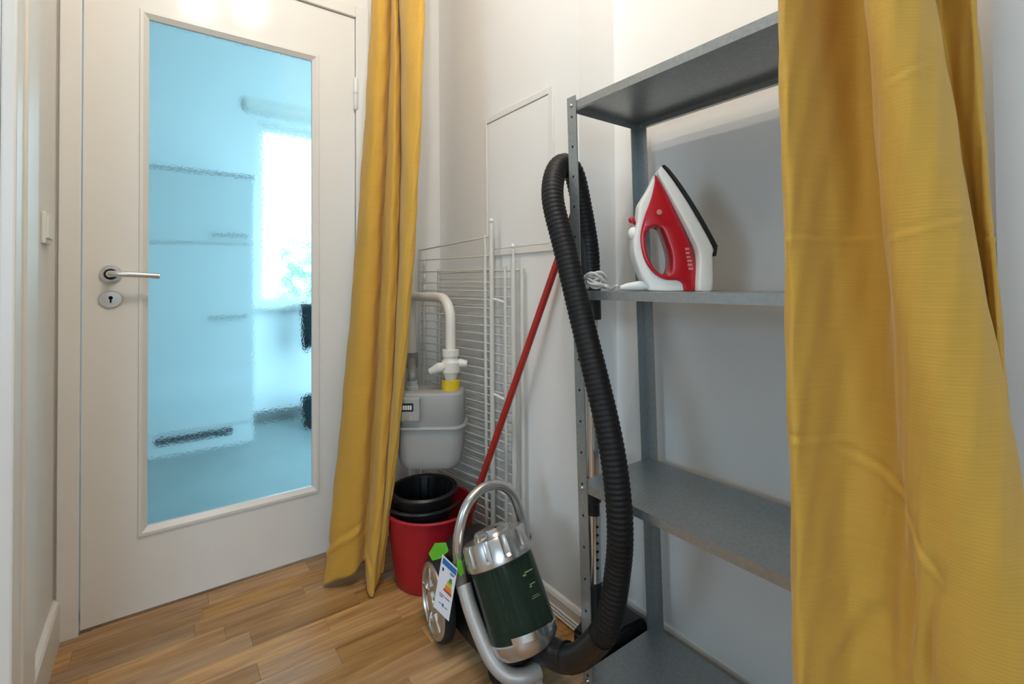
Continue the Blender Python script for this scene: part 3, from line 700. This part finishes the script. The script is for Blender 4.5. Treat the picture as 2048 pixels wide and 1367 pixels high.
# U-shaped bumper frame
bp_ = cat_rom([(.655, 1.120, .205), (.655, 1.088, .160), (.662, 1.045, .105), (.672, 1.008, .066), (.692, .974, .044), (.725, .950, .040), (.764, .942, .043)], 6)
bm = B(); tube(bm, bp_, .0195, 16); finish(bm, 'bumper_frame', 'framegrey', vc, True)
bp2 = cat_rom([(.868, 1.115, .200), (.862, 1.075, .150), (.853, 1.04, .110), (.845, 1.015, .085), (.835, 1.0, .07)], 6)
bm = B(); tube(bm, bp2, .0135, 12); finish(bm, 'bumper_frame', 'framegrey', vc, True)
bm = B(); prism(bm, [V(.715, .950, .046), V(.765, .940, .046), V(.768, .928, .004), V(.755, .930, .004)], (.004, .022, 0)); finish(bm, 'front_foot', 'framegrey', vc)
bm = B(); lathe(bm, [(0, -.012), (.018, -.012), (.022, -.008), (.022, .008), (.018, .012), (0, .012)], (.688, 1.02, .022), (1, 0, 0), 20, False); finish(bm, 'caster', 'rubber', vc, True)
# hose
bm = B(); tube(bm, cat_rom([(.772, .975, .085), (.782, .93, .090), (.787, .885, .100), (.789, .862, .112)], 5), .033, 18); finish(bm, 'hose_inlet', 'black', vc, True)
HP = [(.788, .872, .106), (.786, .845, .120), (.790, .800, .165), (.7885, .7346, .2635), (.7935, .7087, .391), (.788, .697, .487), (.788, .707, .589), (.7886, .7306, .690), (.790, .769, .804), (.791, .816, .937), (.788, .860, 1.079), (.790, .905, 1.206), (.822, .931, 1.283), (.865, .942, 1.314), (.905, .947, 1.290), (.930, .945, 1.200), (.950, .942, 1.095), (.958, .945, 1.02)]
hp = resample(cat_rom(HP, 16), .0028)
bm = B(); tube(bm, hp, lambda i, n: (.0285, .0278, .0266, .0276)[i % 4], 16); ho = finish(bm, 'hose', 'hose', vc, True, angle=80)
bm = B(); tube(bm, hp[3:62], .0298, 18); finish(bm, 'hose_cuff', 'black', vc, True)
wx, wy = .963, .945
bm = B(); tube(bm, cat_rom([(.945, .943, 1.125), (.953, .944, 1.06), (.960, .945, .98), (wx, wy, .90)], 5), [.028]*6+[.0275]*6+[.026]*4, 18); finish(bm, 'hose_grip', 'black', vc, True)
bm = B(); tube(bm, [(wx, wy, .46), (wx, wy, .905)], .0165, 18); wd = finish(bm, 'wand_tube', 'chrome', vc, True)
bm = B(); tube(bm, [(wx, wy, .365), (wx, wy, .40), (wx, wy, .405), (wx, wy, .47)], [.0165, .0165, .021, .021], 18); finish(bm, 'wand_collar', 'black', wd, True)
bm = B(); tube(bm, [(wx, wy, .185), (wx, wy, .37)], .0195, 18); wl = finish(bm, 'wand_lower', 'chrome', vc, True)
bm = B()
for k in range(6): box(bm, (wx-.010, wy-.0205, .23+k*.022), (wx-.002, wy-.0185, .2345+k*.022))
finish(bm, 'wand_notches', 'dark', wl)
bm = B(); tube(bm, [(wx, wy, .055), (wx, wy, .185), (wx, wy, .19)], [.021, .021, .0195], 18); finish(bm, 'wand_neck', 'black', vc, True)
bm = B(); tube(bm, [(wx, wy, .06), (wx+.012, wy-.004, .045), (wx+.04, wy-.01, .035)], [.024, .026, .022], 14); finish(bm, 'nozzle_joint', 'black', vc, True)
bm = B()
NP = [(-.045, 0), (-.045, .05), (.035, .082), (.12, .075), (.145, .035), (.15, 0)]
prism(bm, [V(wx+a, .872, b+.002) for a, b in NP], (0, .115, 0)); bmesh.ops.bevel(bm, geom=bm.edges[:], offset=.008, segments=2, affect='EDGES'); finish(bm, 'floor_nozzle', 'black', vc, True)

# energy label and green tie hanging from the vacuum
el = thing('energy_label', (.612, 1.14, .10), 'white paper energy label with coloured arrows hanging from the vacuum cleaner', 'label')
lt, rt2, rb2, lb2 = V(.6035, 1.142, .292), V(.632, 1.112, .258), V(.613, 1.118, .122), V(.581, 1.150, .162)
ev = (lb2-lt); eu = (rt2-lt); en = eu.cross(ev).normalized()
if en.dot(V(-.59, -.8, 0)) < 0: en = -en
def lab(u, v): return lt+eu*u+ev*v
def lq(bm, u0, v0, u1, v1, h=.0012, th=.0005):
    prism(bm, [lab(u0, v0)+en*h, lab(u1, v0)+en*h, lab(u1, v1)+en*h, lab(u0, v1)+en*h], en*th)
bm = B(); prism(bm, [lab(0, 0), lab(1, 0), lab(1, 1), lab(0, 1)], en*.0011); finish(bm, 'card', 'paper', el)
for nm, m_, u0, v0, u1, v1 in (('header_bar', 'ink_blue', .08, .03, .97, .14), ('arrow', 'ink_green', .66, .27, .80, .305), ('arrow', 'ink_green', .62, .31, .82, .345), ('arrow', 'ink_lime', .56, .35, .82, .39), ('arrow', 'ink_yellow', .52, .395, .84, .435), ('arrow', 'ink_orange', .48, .44, .86, .48), ('arrow', 'ink_orange', .44, .485, .88, .525), ('arrow', 'ink_red', .40, .53, .90, .57), ('class_mark', 'ink_dark', .14, .20, .24, .26), ('pictogram', 'ink_blue', .46, .80, .57, .86)):
    bm = B(); lq(bm, u0, v0, u1, v1); finish(bm, nm, m_, el)
bm = B()
for k, (u0, v0, u1) in enumerate(((.62, .17, .9), (.62, .195, .84), (.2, .66, .5), (.55, .66, .85), (.22, .70, .42), (.25, .83, .40), (.63, .83, .80))): lq(bm, u0, v0, u1, v0+.012)
finish(bm, 'small_print', 'ink_dark', el)['kind'] = 'stuff'
gt = thing('tie_strip', (.615, 1.15, .26), 'green ribbon strip tying the paper label to the vacuum cleaner', 'ribbon')
bm = B(); g = [V(.576, 1.166, .292), V(.588, 1.156, .318), V(.613, 1.141, .318), V(.618, 1.136, .298), V(.600, 1.147, .280), V(.583, 1.160, .274)]
prism(bm, g, V(.59, .8, 0)*.004); finish(bm, 'ribbon_loop', 'green', gt)
bm = B(); g = [V(.634, 1.118, .285), V(.644, 1.112, .272), V(.650, 1.110, .242), V(.640, 1.112, .235), V(.631, 1.116, .255)]
prism(bm, g, V(.59, .8, 0)*.004); finish(bm, 'ribbon_end', 'green', gt)

# ================================================================ IRON
IC = V(*pxy(1340, 1.10), .9805); k_ = 1.10/FPX
def ip(cx, cy):   # outline point in metres (along, up) around the iron's foot
    return ((1240+cx/5.06-1340)*k_, (581-(320+cy/5.06))*k_)
ir = thing('iron', IC, 'red and white steam iron standing on its heel on the middle shelf', 'iron')
def plate(name, outer, holes, width, m, taper=True, bevel=.004, tipz=.29, wmin=.25):
    cu = bpy.data.curves.new(name, 'CURVE'); cu.dimensions = '2D'; cu.fill_mode = 'BOTH'
    for lp in [outer]+holes:
        P = cat_rom([Vector((*q, 0)) for q in lp]+[Vector((*lp[0], 0))], 4)[:-1] if len(lp) > 6 else [Vector((*q, 0)) for q in lp]
        sp = cu.splines.new('POLY'); sp.points.add(len(P)-1); sp.use_cyclic_u = True
        for i, q in enumerate(P): sp.points[i].co = (q.x, q.y, 0, 1)
    cu.extrude = width-bevel; cu.bevel_depth = bevel; cu.bevel_resolution = 2; cu.offset = -bevel
    t = bpy.data.objects.new('t', cu); COL.objects.link(t)
    dg = bpy.context.evaluated_depsgraph_get(); me = bpy.data.meshes.new_from_object(t.evaluated_get(dg))
    bm = B(); bm.from_mesh(me); bpy.data.objects.remove(t); bpy.data.meshes.remove(me)
    bmesh.ops.remove_doubles(bm, verts=bm.verts, dist=1e-5)
    for v in bm.verts:
        s, z, dpt = v.co
        f = 1.
        if taper:
            q = max(0, min(1, z/tipz)); f = max(wmin, (1-q**2.2)**.6)
        v.co = IC + R0*s + F0*(dpt*f) + V(0, 0, max(z, 0.0003))
    return finish(bm, name, m, ir, True, angle=40)
hole = [ip(*p) for p in ((240, 740), (310, 680), (390, 690), (440, 790), (490, 960), (490, 1100), (440, 1165), (340, 1120), (270, 1010), (235, 860))]
red = [ip(*p) for p in ((355, 150), (450, 330), (560, 580), (650, 800), (712, 980), (722, 1200), (700, 1318), (612, 1318), (590, 1250), (540, 1216), (420, 1206), (320, 1152), (240, 1052), (195, 920), (185, 760), (230, 580), (300, 400), (345, 230))]
plate('red_body', red, [hole], .029, 'ironred')
skirt = [ip(*p) for p in ((395, 95), (430, 80), (560, 300), (700, 560), (862, 890), (858, 985), (846, 1315), (716, 1318), (728, 980), (664, 790), (470, 370), (385, 150))]
plate('white_skirt', skirt, [], .050, 'white', bevel=.005)
hand = [ip(*p) for p in ((352, 150), (275, 310), (190, 450), (175, 540), (160, 650), (135, 760), (118, 860), (135, 1000), (200, 1180), (262, 1270), (300, 1318), (620, 1318), (600, 1240), (540, 1206), (420, 1195), (330, 1145), (250, 1045), (205, 920), (195, 760), (240, 580), (310, 400), (356, 235))]
plate('white_handle', hand, [], .024, 'white')
# soleplate
bm = B(); s0, z0 = ip(437, 50); s1, z1 = ip(875, 905); s2, z2 = ip(862, 985)
nrmx, nrmz = (z0-z1), (s1-s0); ln = math.hypot(nrmx, nrmz); nrmx, nrmz = -nrmx/ln*-1, nrmz/ln
outl = []
for i in range(25):
    q = i/24; hw = .052*(1-q**2.4)**.7
    outl.append((s1+(s0-s1)*q, z1+(z0-z1)*q, hw))
top = [IC+R0*s+F0*h+V(0, 0, z) for s, z, h in outl]+[IC+R0*s-F0*h+V(0, 0, z) for s, z, h in reversed(outl)]
prism(bm, top[:24]+top[25:], (R0*nrmx+V(0, 0, nrmz))*.006)
box_pts = [IC+R0*s1+F0*.052+V(0, 0, z1), IC+R0*s1-F0*.052+V(0, 0, z1), IC+R0*s2-F0*.052+V(0, 0, z2), IC+R0*s2+F0*.052+V(0, 0, z2)]
prism(bm, box_pts, R0*.004+V(0, 0, .001)); finish(bm, 'soleplate', 'rubber', ir)
bm = B(); s, z = ip(125, 600); tube(bm, [IC+R0*(s+.012)+V(0, 0, z-.012), IC+R0*s+V(0, 0, z)], .004, 8); bmesh.ops.create_uvsphere(bm, u_segments=14, v_segments=10, radius=.0075, matrix=Matrix.Translation(IC+R0*s+V(0, 0, z))); finish(bm, 'steam_button', 'ironred', ir, True)
bm = B(); s, z = ip(135, 735); bmesh.ops.create_uvsphere(bm, u_segments=14, v_segments=10, radius=.0125, matrix=Matrix.Translation(IC+R0*s+V(0, 0, z)) @ Matrix.Diagonal((.9, .9, 1.15, 1))); finish(bm, 'steam_dial', 'white', ir, True)
bm = B(); s, z = ip(365, 540); lathe(bm, [(0, .026), (.006, .027), (.006, .030), (0, .030)], IC+R0*s+V(0, 0, z), -F0, 14, False); finish(bm, 'badge', 'ink_pink', ir)
bm = B()
for k, (cx, cy, w_, h_) in enumerate(((640, 905, 45, 22), (645, 945, 50, 22), (650, 985, 40, 20), (660, 1022, 55, 24), (668, 1062, 55, 26), (668, 1100, 50, 24))):
    s0_, z0_ = ip(cx-w_/2, cy-h_/2); s1_, z1_ = ip(cx+w_/2, cy+h_/2)
    a0_, a1_ = s0_+.001*(k % 2), s1_-.001*((k+1) % 3)
    fq = lambda z: .0288*max(.25, (1-(max(0, min(1, z/.29)))**2.2)**.6)
    dd_ = fq((z0_+z1_)/2)+.0004
    prism(bm, [IC+R0*a0_-F0*dd_+V(0, 0, z0_), IC+R0*a1_-F0*dd_+V(0, 0, z0_), IC+R0*a1_-F0*dd_+V(0, 0, z1_), IC+R0*a0_-F0*dd_+V(0, 0, z1_)], F0*.0012)
finish(bm, 'logo_letters', 'ink_pink', ir)
# cord
zt = .981
bm = B()
cc = V(*pxy(1192, 1.165), zt+.0265); P = []
for i in range(190):
    a = 2*pi*i/21; lp = i/190
    P.append(cc+R0*(.024*cos(a)+.003*sin(i*.37))+F0*(.020*sin(a)*(.6+.4*sin(lp*9))+.006*sin(i*.23))+V(0, 0, -.017+.034*(.5+.5*sin(lp*13+a*.5))*(1-.25*cos(a)**2)+.003*sin(i*.7)))
tube(bm, P, .0034, 8); finish(bm, 'cord_bundle', 'cord', ir, True)
bm = B(); c2 = [V(*pxy(1205, 1.16), zt+.012), V(*pxy(1214, 1.14), zt+.010), V(*pxy(1222, 1.15), zt+.004), V(*pxy(1233, 1.12), zt+.012), V(*pxy(1244, 1.13), zt+.005), V(*pxy(1256, 1.11), zt+.005), V(*pxy(1275, 1.10), zt+.006), V(*pxy(1300, 1.10), zt+.010)]
tube(bm, cat_rom(c2, 8), .0036, 8); finish(bm, 'cord', 'cord', ir, True)
bm = B(); tube(bm, [V(*pxy(1240, 1.09), zt+.008), V(*pxy(1252, 1.092), zt+.010), V(*pxy(1275, 1.095), zt+.012), V(*pxy(1292, 1.098), zt+.013)], [.004, .0075, .0105, .011], 14); finish(bm, 'plug', 'white', ir, True)

# ================================================================ KITCHEN BEHIND THE GLASS
tc_ = thing('tall_cabinet', (.2, 3.75, 0), 'white tall fridge cabinet with bar handles seen through the door glass', 'cabinet')
CX0, CX1, CYF = -.11, .500, 3.50
bm = B(); box(bm, (CX0, CYF+.02, .0), (CX1, KY, 1.715), .003); finish(bm, 'carcass', 'kcab', tc_)
d_up = None
for z0, z1, hz_ in ((1.262, 1.690, 1.315), (.135, 1.254, .806)):
    bm = B(); box(bm, (CX0+.003, CYF, z0), (CX1-.003, CYF+.019, z1), .003); dr_ = finish(bm, 'cabinet_door', 'kcab', tc_)
    bm = B(); tube(bm, [(.272, CYF, hz_), (.272, CYF-.03, hz_), (.458, CYF-.03, hz_), (.458, CYF, hz_)], .007, 8); finish(bm, 'bar_handle', 'chrome', dr_, True)
bm = B(); box(bm, (CX0+.003, CYF-.002, 1.692), (CX1-.001, CYF+.02, 1.708), .002); finish(bm, 'gap_shade_strip', 'gap_shade', tc_)  # solid grey strip standing in for the dark gap above the doors
bm = B(); box(bm, (CX0+.003, CYF+.004, .0), (CX1-.003, CYF+.02, .130), .002); pl_ = finish(bm, 'plinth', 'kcab', tc_)
for k in range(16):
    bm = B(); box(bm, (-.013+k*.0248, CYF-.002, .070), (-.013+k*.0248+.019, CYF+.006, .112), .001, 1); finish(bm, 'vent_slot', 'navy', pl_)
bx_ = thing('blind_box', (1.0, KY, 2.28), 'white roller blind box mounted above the kitchen window', 'blind')
bm = B(); box(bm, (.495, KY-.035, 2.275), (1.60, KY, 2.355), .01); finish(bm, 'box_cover', 'trim', bx_)
bm = B(); tube(bm, [(.52, KY-.02, 2.267), (1.58, KY-.02, 2.267)], .012, 10); finish(bm, 'bottom_rail', 'trim', bx_, True)
# dark cloth on the sill rail, bin on the floor
tw = thing('hanging_towel', (.90, 3.70, .56), 'dark cloth hanging below the right end of kitchen window sill', 'towel')
bm = B(); g = []
for r in range(15):
    z = .87-.31*r/14
    g.append([bm.verts.new((.825+.012*(r/14)+.012*k+(.0), 3.70+.010*sin(k*1.3+.5)*(1+r/14)-.004*r/14, z-(.025*(k % 3) if r == 14 else 0))) for k in range(14)])
for a, b in zip(g, g[1:]):
    for k in range(13): bm.faces.new((a[k], a[k+1], b[k+1], b[k]))
bmesh.ops.solidify(bm, geom=bm.faces[:], thickness=.012); finish(bm, 'cloth', 'navy', tw, True)
bm = B(); tube(bm, [(.80, 3.845, .845), (.80, 3.70, .868), (1.02, 3.70, .868), (1.02, 3.845, .845)], .006, 8); finish(bm, 'rail', 'chrome', tw, True)
wb = thing('waste_bin', (.92, 3.60, 0), 'small dark waste bin on the kitchen floor below the hanging cloth', 'bin')
bm = B(); lathe(bm, [(0, 0), (.085, 0), (.10, .02), (.115, .20), (.12, .205), (.112, .21), (.095, .02), (0, .015)], (.925, 3.60, 0), (0, 0, 1), 32, False); finish(bm, 'bin_body', 'navy', wb, True)
# tree outside
tr = thing('garden_tree', (1.9, 7.6, -3.0), 'pale green tree standing outside the kitchen window', 'tree')
bm = B(); tube(bm, cat_rom([(1.9, 7.6, -3.0), (1.95, 7.62, -1), (1.88, 7.6, .6), (1.95, 7.6, 1.6)], 5), lambda i, n: .14-.10*i/n, 10); finish(bm, 'trunk', 'bark', tr, True)
bm = B()
for k in range(900):
    th = random.random()*2*pi; ph = math.acos(2*random.random()-1); rr = .25+.75*random.random()**.5
    c = V(1.95+.62*rr*sin(ph)*cos(th), 7.6+.6*rr*sin(ph)*sin(th), 1.05+.95*rr*cos(ph)); u = Vector((random.gauss(0, 1), random.gauss(0, 1), random.gauss(0, 1))).normalized(); v = u.orthogonal().normalized()
    vs = [bm.verts.new(c+u*.07), bm.verts.new(c+v*.035), bm.verts.new(c-u*.07), bm.verts.new(c-v*.035)]; bm.faces.new(vs)
finish(bm, 'crown', 'leaf', tr)['kind'] = 'stuff'
bm = B(); box(bm, (-14, -14, -3.2), (14, 18, -3.0)); struct(bm, 'ground', 'ground')
